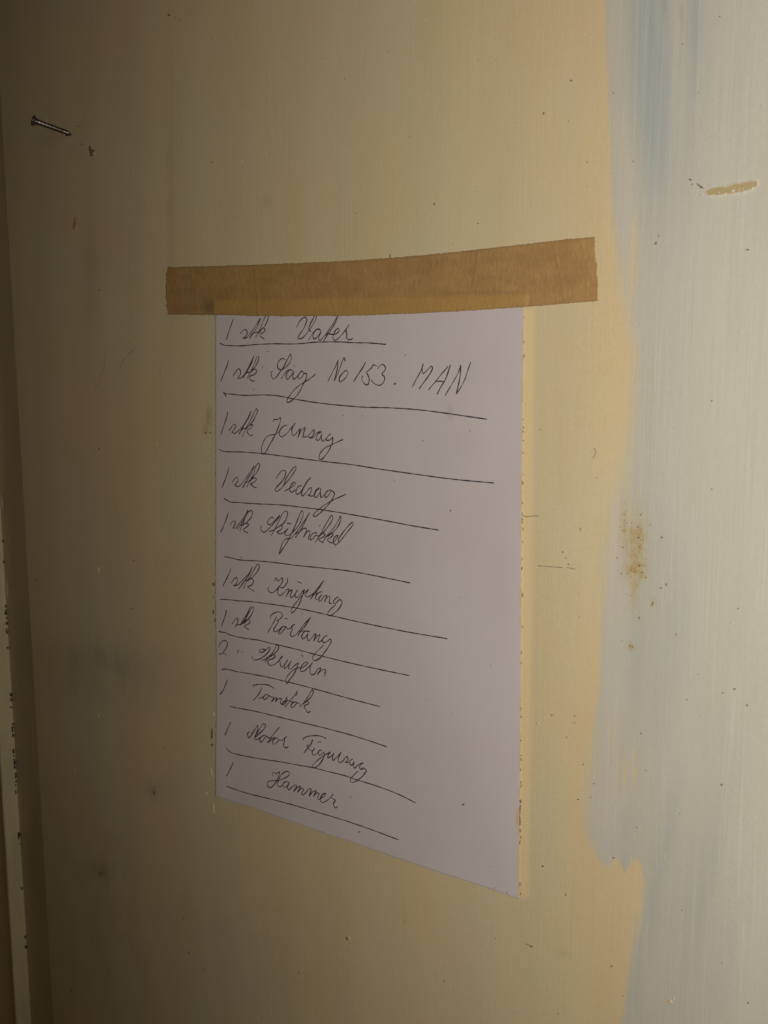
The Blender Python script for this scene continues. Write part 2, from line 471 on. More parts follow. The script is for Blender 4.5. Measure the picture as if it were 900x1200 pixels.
REL = 0.00032     # marks clear the board's relief
dark = [(90, 148, .9, .8), (93.5, 148.5, 1.1, .8), (95.4, 169.5, .6, 1.6), (116, 526, 1.0, 1.8, -.2), (157, 657, 1.2, .8), (155, 713, .8, 1.2),
        (84, 1162, 1.1, 3.2, -.15), (180.5, 929, 1.2, 3.2), (118, 1024, 1.4, 1.1), (215, 1077, .9, .9), (221.6, 1116, .8, 2.2, .1), (240, 1136, .9, .8),
        (198, 17.5, 2.4, 1.0, .3), (205, 20.5, 2.0, .5, .35), (211, 23.5, 1.2, .5, .35), (508.5, 239, 1.1, 2.0), (669, 94, 1.1, .9, -.4), (637, 133, 1.1, 1.6),
        (670, 94.5, 1.3, .8, -.5), (688, 190, .8, .9), (719, 109, .9, .9), (742, 189, .9, .9), (809, 210.5, 2.0, 1.5), (811, 216, 1.3, .7), (768.5, 285, 1.4, 2.2, .3),
        (772, 276, .5, 1.6, .2), (876, 292.5, 2.0, 1.2, .2), (843.5, 19.5, 1.0, 1.0), (800, 51.5, 1.0, .9), (688, 218, .7, .7), (666, 142, .8, .8), (834, 470, .9, 1.5),
        (659.5, 647, 1.4, 1.3), (666, 661, 1.2, 1.0), (663, 654, .5, 1.5, -.5), (680, 620, 1.0, 2.2), (775.5, 630, 1.5, 1.3), (762, 615, .9, .8), (774.5, 689, 1.4, 1.1),
        (780.5, 685, 1.0, 2.0), (764, 709.5, 1.3, 1.4), (749, 724, 1.1, 1.4), (792.5, 743.5, 1.2, 1.0), (834, 573.5, .9, .9), (865, 713, 1.2, .9), (805, 820, .9, .9),
        (875.5, 826.5, 1.4, 1.8, -.3), (847, 812, .9, 1.2, .5), (861, 807.5, 1.9, 1.5), (845.5, 919.5, 1.6, 1.4), (751, 859.5, 1.1, 1.0), (695.5, 918.5, 1.2, 1.2),
        (647, 838, 1.4, 1.5), (673.5, 839, 1.3, 1.1), (673.5, 847, 1.1, 1.1), (664, 864, 1.0, 1.5), (683.5, 896, 1.2, 1.0), (677.5, 937, 1.4, 1.0), (719, 1005.5, 1.6, 1.0),
        (663, 1048.5, .9, 1.2), (623, 1109.5, 2.6, 1.0, .1), (716.5, 1132.5, 1.0, 1.3, .4), (729.5, 1167.5, .9, .8), (846, 1129, .8, .8), (876.5, 1175.5, 1.5, 1.8),
        (654, 1188, 1.0, 1.2), (692, 934.5, .8, .8), (746, 970, .8, .8), (799, 1067, .8, .8), (636, 1015, 1.7, 1.5), (757, 903, .8, .7), (406.5, 1100, 1.1, 3.4, -.3),
        (292, 979, 1.1, 2.6, -.3), (192, 877, .7, .8), (152, 740, .5, 1.0), (457, 300, 1.0, 2.6, .1), (633, 503.5, .7, .7), (699, 400 + 480 / 3, .8, .9),
        (42, 680, .8, .8), (212, 725, .8, .8), (116, 340, 1.0, 1.0), (153, 203, .7, .7), (248, 45, .7, .6), (248, 190, .7, .9), (480, 160, .7, .7), (560, 70, .7, .7),
        (520, 1150, .8, .8), (474, 1080, .7, .9), (350, 1140, .7, 1.0), (580, 1100, .8, .8), (455, 60, .7, .7), (560, 262, .8, 1.1), (418, 250, .7, .7)]
r2 = random.Random(11)
for _ in range(60):
    x = r2.uniform(80, 895); y = r2.uniform(5, 1195); s_ = r2.uniform(.28, .5)
    dark.append((x, y, s_, s_ * r2.uniform(.8, 1.8), r2.uniform(-.5, .5)))
NP = lambda x, y: (255 < x < 610 and 300 < y < 1053)
dark = [(d[0], d[1], d[2] * .8, d[3] * .8) + tuple(d[4:]) for d in dark if not NP(d[0], d[1])]
marks('dirt_specks', dark, BROWN, wall, 'scattered small brown specks', 'stuff', d0=REL, n=7)

# rusty dots within the stain
st_ = [(748.5, 630, 2.0, 2.2), (750.5, 633, 1.2, 1.3), (748, 617.5, 1.5, 1.4), (751, 603, 1.5, 1.6, .3), (731, 622, 1.1, 1.3), (730, 641.5, 1.5, 1.5), (723, 653.5, 1.3, 1.2),
       (749, 663, 1.8, 1.8), (752.5, 671, 1.4, 1.4), (757, 677, 1.4, 1.6), (744, 670, 1.3, 1.2), (735, 672, 1.1, 1.0), (731.5, 602.5, 1.0, 1.2), (740, 613, .7, .7),
       (728, 672, .9, 1.3), (740, 668, .8, .8), (757.5, 654.5, 1.0, .8), (746, 625, .9, .9), (732, 610, .7, .7), (727, 617, .8, .8), (738, 757, 1.3, 1.2), (741, 758, .9, 1.2),
       (744, 652, .7, .7), (750, 642, .9, .9), (765, 707, 1.6, 1.8), (739, 620, .7, .8), (740, 624, .6, .7)]
for _ in range(22):
    st_.append((r2.gauss(744, 11), r2.gauss(645, 34), .5, .55))
marks('rust_spots', [(d[0], d[1], d[2] * .78, d[3] * .78) + tuple(d[4:]) for d in st_], simple_paint('olive_rust_spot', (0.31, 0.225, 0.085), .2, .7), wall, 'olive rust dots clustered on the brushed white paint', 'stuff', d0=REL, n=7, h=.00005)

# raised crumbs in the paint's own colour that catch the lamp
pale = [(53.5, 141.5, 1.2, 2.2), (110.3, 179.5, .8, 1.8), (115, 668, .7, 4.5, -.05), (91.5, 645, .6, 1.0), (115, 839, .5, 2.6), (87, 903, .9, 1.4, -.4), (145.5, 918, .8, 1.0, -.4),
        (283, 189, .7, 1.8), (409, 1099.5, .9, 3.0, -.2), (294, 560, .5, 1.0), (250, 948, .8, 7.0, -.03), (247.5, 905, .7, 6.0, -.1), (242, 930, .5, 3.0), (280.5, 955, .4, 2.0),
        (250.5, 838, .4, 4.0), (311, 180, .5, 1.0), (506.5, 240, .6, 1.6), (870.5, 221, 1.3, .9), (755, 632, .9, 1.0), (778, 1003.5, .9, 1.0), (742, 979, .9, 1.0), (785.5, 1174, 3.2, 2.0, .2),
        (789, 1171, 1.2, 2.0), (630, 848, 1.6, 2.4, .4), (637, 841, 1.0, 1.6), (730, 730, .6, .8), (720, 765, .6, .8), (858, 730, 1.6, 1.2), (867, 389.5, 1.1, 1.0), (628, 849, 1, 1.4),
        (808, 225, 1.6, .9), (814, 228, 1.3, .9), (821, 228, 1.4, .7), (744, 380, .6, .8)]
for _ in range(50):
    pale.append((r2.uniform(80, 895), r2.uniform(5, 1195), r2.uniform(.35, .6), r2.uniform(.4, 1.1)))
pale = [d for d in pale if not NP(d[0], d[1])]
marks('paint_nibs', pale, YFLAKE, wall, 'small raised crumbs under the yellow paint', 'stuff', d0=REL - .0001, n=8, h=.0003)

# brown chip beside the nail, long tan chip below it
marks('chip', [(105.5, 175.5, 1.6, 5.2, -.25), (109, 177, 1.8, 1.9, .3), (107, 181, 1.7, 2.4)], BROWN, wall, 'small brown chip right of the nail', d0=REL, n=11, h=.0001)
marks('chip', [(87.8, 261.5, 1.6, 7.0, .06), (86.4, 266, 1.0, 3.0)], CHIPT, wall, 'narrow orange tan chip below the nail', d0=REL, n=11, h=.0001)
marks('chip', [(820.5, 218, 4.6, .8, .62), (821.5, 219.5, 1.6, 1.0, .6)], BROWN, wall, 'short reddish scratch beside the flaked spot', d0=REL, n=9, h=.0001)
marks('tape_edge_dirt', [(241, 507, .6, 1.5, .5), (246.5, 507, .5, 1.3, -.5), (250.2, 684.5, 1.2, 2.0), (250.2, 717.5, 1.0, 3.0), (251.5, 727, .7, 2),
                          (248.2, 860, .9, 5.2), (248.5, 873, 1.0, 1.6), (253.3, 888.5, .6, .9), (253.5, 895, .7, 1.0), (249.8, 700, .5, 2.0)],
      BROWN, wall, 'brown dirt dashes along the left edge of the sheet', 'stuff', d0=REL - .0001, n=9)

# flaked-off spot on the right: bare undercoat in a ragged rim of the white coat
fl = [(827, 224.5), (828.5, 222.7), (832, 222), (835, 220.5), (839, 219.8), (843, 218.6), (847, 218.4), (848, 220.5), (851, 219), (855, 216.8), (861, 215.2), (866, 215), (871, 213.8),
      (876, 213.2), (878, 212.2), (883, 212), (886.6, 211.3), (887.6, 213.8), (887.2, 216.5), (885, 219.3), (881, 221.4), (876, 223), (872, 223.8), (871, 225.4), (867, 225.2), (862, 226.4),
      (856, 227.2), (850, 227.4), (845, 228.3), (840, 228.8), (836, 227.9), (832, 229.2), (828.6, 229), (827.6, 227)]


def poly(name, pts, mat, parent, d, label=None):
    V = []; n = len(pts)
    for (x, y) in pts: u, v = unp(x, y, d); V.append(W(float(u), float(v), d))
    for (x, y) in pts: u, v = unp(x, y, d); V.append(W(float(u), float(v), d - .0008))
    Fc = [tuple(range(n))[::-1]] + [(k, (k + 1) % n, n + (k + 1) % n, n + k) for k in range(n)]
    return tag(mesh(name, V, Fc, mat, parent, False), label)


def densify(pts, k=3, j=.35):
    r = random.Random(3); o = []
    n = len(pts)
    for i in range(n):
        a, b = pts[i], pts[(i + 1) % n]
        for q in range(k):
            f = q / k
            o.append((a[0] + (b[0] - a[0]) * f + r.uniform(-j, j), a[1] + (b[1] - a[1]) * f + r.uniform(-j, j)))
    return o


flp = densify(fl)
spot = poly('bare_spot', flp, TAN, wall, REL, 'long tan spot where the white paint has flaked off')
V, Fc = [], []
n = len(flp)
cxm = sum(p[0] for p in flp) / n; cym = sum(p[1] for p in flp) / n
rr = random.Random(9)
for i, (x, y) in enumerate(flp):
    dx, dy = x - cxm, y - cym; l = math.hypot(dx / 6, dy)
    nx, ny = dx / 6 / l, dy / l
    k = rr.uniform(.5, 1.2)
    for (o_, d) in ((-.25 * k, REL + .00002), (-.1, REL + .00022), (.5 * k, REL + .00020), (1.6, REL - .0005)):
        u, v = unp(x + nx * o_, y + ny * o_, d); V.append(W(float(u), float(v), d))
for i in range(n):
    a = i * 4; b = ((i + 1) % n) * 4
    for j in range(3): Fc.append((a + j, b + j, b + j + 1, a + j + 1))
mesh('flaked_rim', V, Fc, FLAKE, spot)
marks('paint_crumb', [(859, 223.6, 2.0, 1.2), (866, 222.4, 1.2, .8), (881.8, 220, 1.4, .9), (842.5, 225.5, 1.0, .6), (850, 226.6, 1.3, .5), (828.5, 227.5, .8, .5)], FLAKE, spot,
      'white crumbs left on the bare spot', d0=REL + .0001, n=9, h=.0002)

# crack and chipped dirt along the joint of casing and margin
it = []
rj = random.Random(21)
def joint_px(y): return float(np.interp(y, [480, 640, 713, 867, 980, 1060, 1200], [-1.5, 4.5, 7, 16, 22, 28, 36]))
for y in [634, 658, 711, 716, 720, 724, 731, 738, 741, 760, 815, 820, 829, 848, 853, 857, 862, 879, 882, 886, 890, 894, 898, 907, 911, 916, 921, 928]:
    it.append((joint_px(y) - .6 + rj.uniform(-.6, .5), y + rj.uniform(-1, 1), rj.uniform(.5, 1.0), rj.uniform(1.0, 2.6), -.05))
it += [(20.5, 981, 2.6, 6.5, .15), (19, 985, 1.6, 2.6), (25, 1041, 1.0, 2.2), (29.5, 1098, .8, 2.2), (30, 1110, 1.0, 2.0), (3, 705, .8, 6, -.05)]
marks('crack', it, CRUMB, cas, 'dark broken crack along the foot of the lit side', 'stuff', d0=DJ + .0014, n=9, h=.0002)
marks('paint_crumb', [(22, 989, 2.4, 1.0, .4), (17.5, 990, 1.4, .8), (8, 690, .8, 9, -.05), (1.8, 590, 1.6, 9, -.05)], YFLAKE, cas, None, 'stuff', d0=DJ + .0016, n=9, h=.0003)


# scratches and fibres: fine tubes lying on the wall
def spline(pts, step=1.0):
    p = np.array(pts, float)
    if len(p) == 2:
        n = max(2, int(np.hypot(*(p[1] - p[0])) / step) + 1)
        return p[0] + (p[1] - p[0]) * np.linspace(0, 1, n)[:, None]
    e = np.vstack([2 * p[0] - p[1], p, 2 * p[-1] - p[-2]])
    out = []
    for i in range(1, len(e) - 2):
        p0, p1, p2, p3 = e[i - 1:i + 3]
        # centripetal Catmull-Rom
        t0 = 0; t1 = t0 + max(np.hypot(*(p1 - p0)), 1e-4) ** .5; t2 = t1 + max(np.hypot(*(p2 - p1)), 1e-4) ** .5; t3 = t2 + max(np.hypot(*(p3 - p2)), 1e-4) ** .5
        n = max(2, int(np.hypot(*(p2 - p1)) / step) + 1)
        for t in np.linspace(t1, t2, n, endpoint=False):
            A1 = (t1 - t) / (t1 - t0) * p0 + (t - t0) / (t1 - t0) * p1
            A2 = (t2 - t) / (t2 - t1) * p1 + (t - t1) / (t2 - t1) * p2
            A3 = (t3 - t) / (t3 - t2) * p2 + (t - t2) / (t3 - t2) * p3
            B1 = (t2 - t) / (t2 - t0) * A1 + (t - t0) / (t2 - t0) * A2
            B2 = (t3 - t) / (t3 - t1) * A2 + (t - t1) / (t3 - t1) * A3
            out.append((t2 - t) / (t2 - t1) * B1 + (t - t1) / (t2 - t1) * B2)
    out.append(p[-1])
    return np.array(out)


def ribbons(strokes, depth_fn, width, r):
    """strokes: lists of photo pixels; flattened half-round ribbons lying on depth_fn(u, v)"""
    V, Fc = [], []
    for si, stk in enumerate(strokes):
        q = spline(stk, .7)
        u, v = unp(q[:, 0], q[:, 1], 0.0)
        for _ in range(2):
            u, v = unp(q[:, 0], q[:, 1], depth_fn(u, v)[..., None][:, 0])
        uv = np.stack([u, v], 1)
        keep = [0]
        for i in range(1, len(uv)):
            if np.hypot(*(uv[i] - uv[keep[-1]])) > 1e-4: keep.append(i)
        uv = uv[keep]
        if len(uv) < 2: continue
        tg = np.gradient(uv, axis=0); tg /= np.maximum(np.hypot(tg[:, 0], tg[:, 1]), 1e-9)[:, None]
        nr = np.stack([-tg[:, 1], tg[:, 0]], 1)
        n = len(uv); s = np.arange(n)
        ph = r.uniform(0, 6)
        wd = width * (1 + .16 * np.sin(s * .31 + ph) + .12 * np.sin(s * .11 + ph * 2) + .07 * r.standard_normal(n))
        # heavier where the pen runs down
        wd *= 1 + .14 * np.clip(tg[:, 1], -1, 1)
        tp = np.minimum(np.minimum(s + 1, n - s) / 2.2, 1) ** .5
        wd = wd * np.clip(tp, .35, 1) * .5
        d = depth_fn(uv[:, 0], uv[:, 1]) + si * 2e-7
        off = len(V)
        for i in range(n):
            a = uv[i] - nr[i] * wd[i]; b = uv[i] + nr[i] * wd[i]
            V.append(W(a[0], a[1], d[i] + .00003)); V.append(W(uv[i][0], uv[i][1], d[i] + .00005)); V.append(W(b[0], b[1], d[i] + .00003))
        for i in range(n - 1):
            o_ = off + 3 * i
            Fc.append((o_, o_ + 1, o_ + 4, o_ + 3)); Fc.append((o_ + 1, o_ + 2, o_ + 5, o_ + 4))
    return V, Fc


flat = lambda u, v: np.full_like(np.asarray(u, float), REL)
V, Fc = ribbons([[(124, 415), (121, 432), (117, 444), (111, 456)], [(158, 409), (151, 415), (143, 425), (141, 434)]], flat, .00035, rng)
PALEB = simple_paint('faint_brown_line', (0.34, 0.265, 0.16), .1, .6)
mesh('pencil_scratch', V, Fc, PALEB, wall)
V, Fc = ribbons([[(610.5, 603), (617, 605.5), (625, 604.5), (631, 605)], [(630, 663), (643, 664), (659, 665)], [(664, 665), (674, 667)], [(623, 1109), (616, 1106)],
                 [(696, 525), (698, 529), (697, 534), (694.5, 537)], [(611, 557), (612.5, 555.5), (613.5, 556.5)]], flat, .00045, rng)
mesh('fine_scratch', V, Fc, PALEB, wall)
V, Fc = ribbons([[(830, 122), (826, 128), (822, 138), (823, 150), (829, 159), (838, 160), (843, 152), (844, 145)],
                 [(751, 632), (753, 639), (759, 640), (763, 634), (761, 628)]], lambda u, v: flat(u, v) - .00004, .0003, rng)
mesh('paint_ring', V, Fc, simple_paint('ring_paint', (0.50, 0.47, 0.38), .05, .5), wall)

# ------------------------------------------------------------------ nail
bx, by = unp(79, 155.5, 0.0)
bx, by = float(bx), float(by)
HN = 0.0165
tx, ty = unp(38.0, 140.5, HN)
tx, ty = float(tx), float(ty)
A = Vector(W(bx, by, 0)); B = Vector(W(tx, ty, HN))
ax = (B - A).normalized()
A = A - ax * .006
nail = bpy.data.objects.new('nail', None); COL.objects.link(nail)
nail.location = Vector(W(bx, by, 0))
tag(nail, 'thin steel nail sticking out of the yellow board at the upper left', 'nail')


def lathe(name, prof, mat, parent, base, axis_, n=28):
    x = axis_.cross(Vector((0, 0, 1))).normalized(); y = axis_.cross(x)
    V, Fc = [], []
    for (r_, h) in prof:
        for k in range(n):
            a = 2 * math.pi * k / n
            V.append(base + axis_ * h + x * (r_ * math.cos(a)) + y * (r_ * math.sin(a)))
    for j in range(len(prof) - 1):
        for k in range(n):
            Fc.append((j * n + k, j * n + (k + 1) % n, (j + 1) * n + (k + 1) % n, (j + 1) * n + k))
    Fc.append(tuple(range((len(prof) - 1) * n, len(prof) * n)))
    o = mesh(name, V, Fc, mat, None)
    o.parent = parent; o.matrix_parent_inverse = Matrix.Translation(-parent.location)
    return o


LN = (B - A).length
rs = 0.00148
marks('nail_hole', [(79, 156, 2.6, 3.0), (82, 157.5, 1.2, 1.6)], CRUMB, wall, 'dark cracked hole round the nail', d0=REL - .0001, n=12, h=.00008)
lathe('shank', [(.0003, -.004), (rs, 0), (rs, .008), (rs * 1.04, .0085), (rs, .009), (rs, LN - .0048), (rs * 1.06, LN - .0040), (rs * 1.25, LN - .0026), (rs * 1.55, LN - .0016)], STEEL, nail, A, ax)
lathe('head', [(rs * 1.5, LN - .0017), (rs * 2.1, LN - .0009), (rs * 2.15, LN - .0003), (rs * 2.0, LN + .0001), (rs * 1.2, LN + .0003), (rs * .5, LN + .0002)], STEEL, nail, A, ax)

# ------------------------------------------------------------------ sheet of paper
PC = [np.array([float(c) for c in unp(*p)]) for p in ((253, 354.5), (614.6, 344.5), (609.2, 1053), (254.8, 932))]
# homography-free: the four corners on the wall are a true rectangle but for a millimetre
nx, ny = 240, 330
ss = np.linspace(0, 1, nx); tt = np.linspace(0, 1, ny)
SSp, TTp = np.meshgrid(ss, tt)
PU = (1 - TTp) * ((1 - SSp) * PC[0][0] + SSp * PC[1][0]) + TTp * ((1 - SSp) * PC[3][0] + SSp * PC[2][0])
PV = (1 - TTp) * ((1 - SSp) * PC[0][1] + SSp * PC[1][1]) + TTp * ((1 - SSp) * PC[3][1] + SSp * PC[2][1])
e0 = PC[1] - PC[0]; e1 = PC[3] - PC[0]


def paper_depth(u, v):
    u = np.asarray(u, float); v = np.asarray(v, float)
    s = ((u - PC[0][0]) * e0[0] + (v - PC[0][1]) * e0[1]) / (e0 @ e0)
    t = ((u - PC[0][0]) * e1[0] + (v - PC[0][1]) * e1[1]) / (e1 @ e1)
    t = np.clip(t, 0, 1); s = np.clip(s, 0, 1)
    d = 0.0005 + 0.0006 * t * (0.4 + np.sin(s * 3.1 + .3)) * sm(t, 0, .5)
    d += 0.00016 * np.sin(s * 17 - t * 9 + 2 * np.sin(t * 5)) * sm(t, .05, .3) + 0.00022 * np.exp(-((t - .52 - .03 * s) / .012) ** 2)
    d += 0.00025 * np.sin(s * 7 + t * 3) * sm(t, .05, .3)
    d += 0.0004 * sm(s, .93, 1.0) * sm(t, .1, .4) * (0.5 + .5 * np.sin(t * 8))
    d += 0.0006 * sm(1 - s, .93, 1.0) * sm(t, .8, .97)
    return d


jag = 0.00016
eu = rng.standard_normal((ny, nx)) * jag; ev = rng.standard_normal((ny, nx)) * jag
mask = np.zeros((ny, nx)); mask[0] = mask[-1] = 1; mask[:, 0] = mask[:, -1] = 1
PU2 = PU + eu * mask; PV2 = PV + ev * mask
PD = paper_depth(PU, PV)
Pp = np.stack([PU2, -PD, H0 - PV2], -1)
paper = grid_mesh('paper_sheet', Pp, PAPER)
sol = paper.modifiers.new('thickness', 'SOLIDIFY'); sol.thickness = 0.00012; sol.offset = -1
tag(paper, 'white sheet with a handwritten list, hanging from brown tape on the yellow board', 'paper')
ppx, ppy = proj(PU, PV)
nz = np.interp(TTp, np.linspace(0, 1, 60), rng.random(60))
edge = (sm(SSp, .994, 1.0) * (.3 + .9 * (nz > .5)) + sm(1 - SSp, .995, 1.0) * .3 * (nz > .4))
edge = edge + .9 * np.exp(-((ppx - 609) / 3.0) ** 2 - ((ppy - 960) / 12.0) ** 2)
attr(paper, 'edge', np.clip(edge, 0, 1))
pb = lambda x, y, rx, ry: np.exp(-((ppx - x) / rx) ** 2 - ((ppy - y) / ry) ** 2)
attr(paper, 'smudge', np.clip(.8 * pb(529, 486, 4, 7) + .5 * pb(527, 478, 3, 5) + .4 * pb(425, 403, 9, 5) + .25 * pb(540, 520, 30, 20) + .35 * pb(300, 940, 60, 14) + .25 * pb(590, 700, 14, 60) + .2 * pb(450, 880, 50, 18) + .2 * pb(270, 620, 10, 90) + .2 * pb(480, 640, 14, 30), 0, 1))

# a few brown specks on the sheet
pdots = [(543, 942.5, 1.5, 1.4), (421, 975, 1.1, 1.1), (528, 598.5, .8, 1.1), (495.5, 516.5, .8, .7), (475, 416, .8, .8), (313, 412, .9, .8), (315, 412, .6, .6), (307.5, 430, .8, .9),
         (402, 487, .7, .7), (462, 564, .7, .7), (424.5, 487.5, .8, .7), (579.5, 1040.5, .9, .6), (594, 1046, 1.2, .6), (375, 616, 1.0, .9), (345, 429, .9, .8), (424, 402.5, .6, .6),
         (354, 719, .8, .7), (380, 788, .8, 1.0), (551, 505, .6, .8), (451, 453, .6, .5), (393, 640, .7, .7), (540, 700, .5, .6), (500, 820, .5, .6), (575, 780, .6, .7), (480, 900, .6, .5),
         (297.5, 456.5, .6, 1.0), (282.5, 653, .7, .8), (411, 934, .8, .7), (574.5, 1016, .6, .6)]
V, Fc = [], []
for p in pdots:
    u, v = unp(p[0], p[1], .001); disc(V, Fc, *p, d0=float(paper_depth(u, v)) + .00002, n=7, h=.00003, base=.00002)
tag(mesh('paper_speck', V, Fc, BROWN, paper), 'scattered brown specks on the sheet', None, 'stuff')

V, Fc = [], []
r5 = random.Random(4)
yy = 372.0
while yy < 1048:
    xx = float(np.interp(yy, [344.5, 1053], [614.6, 609.2])) - .2
    if r5.random() < .45:
        u, v = unp(xx, yy, .001)
        disc(V, Fc, xx + r5.uniform(-.5, .7), yy, r5.uniform(.2, .42), r5.uniform(.8, 2.6), r5.uniform(-.5, .3), d0=float(paper_depth(u, v)) + .00002, n=7, h=.00004, base=.00002)
    yy += r5.uniform(3, 13)
for k in range(8):
    yy = 940 + k * 4.6; xx = float(np.interp(yy, [344.5, 1053], [614.6, 609.2])) - .6
    u, v = unp(xx, yy, .001)
    disc(V, Fc, xx + r5.uniform(-.3, .3), yy + r5.uniform(-1, 1), .5, r5.uniform(1.2, 2.6), 0, d0=float(paper_depth(u, v)) + .00002, n=7, h=.00004, base=.00002)
tag(mesh('edge_fray', V, Fc, simple_paint('frayed_edge_brown', (0.27, 0.175, 0.10), .15, .8), paper), 'dark frayed dashes along the right edge of the sheet', None, 'stuff')

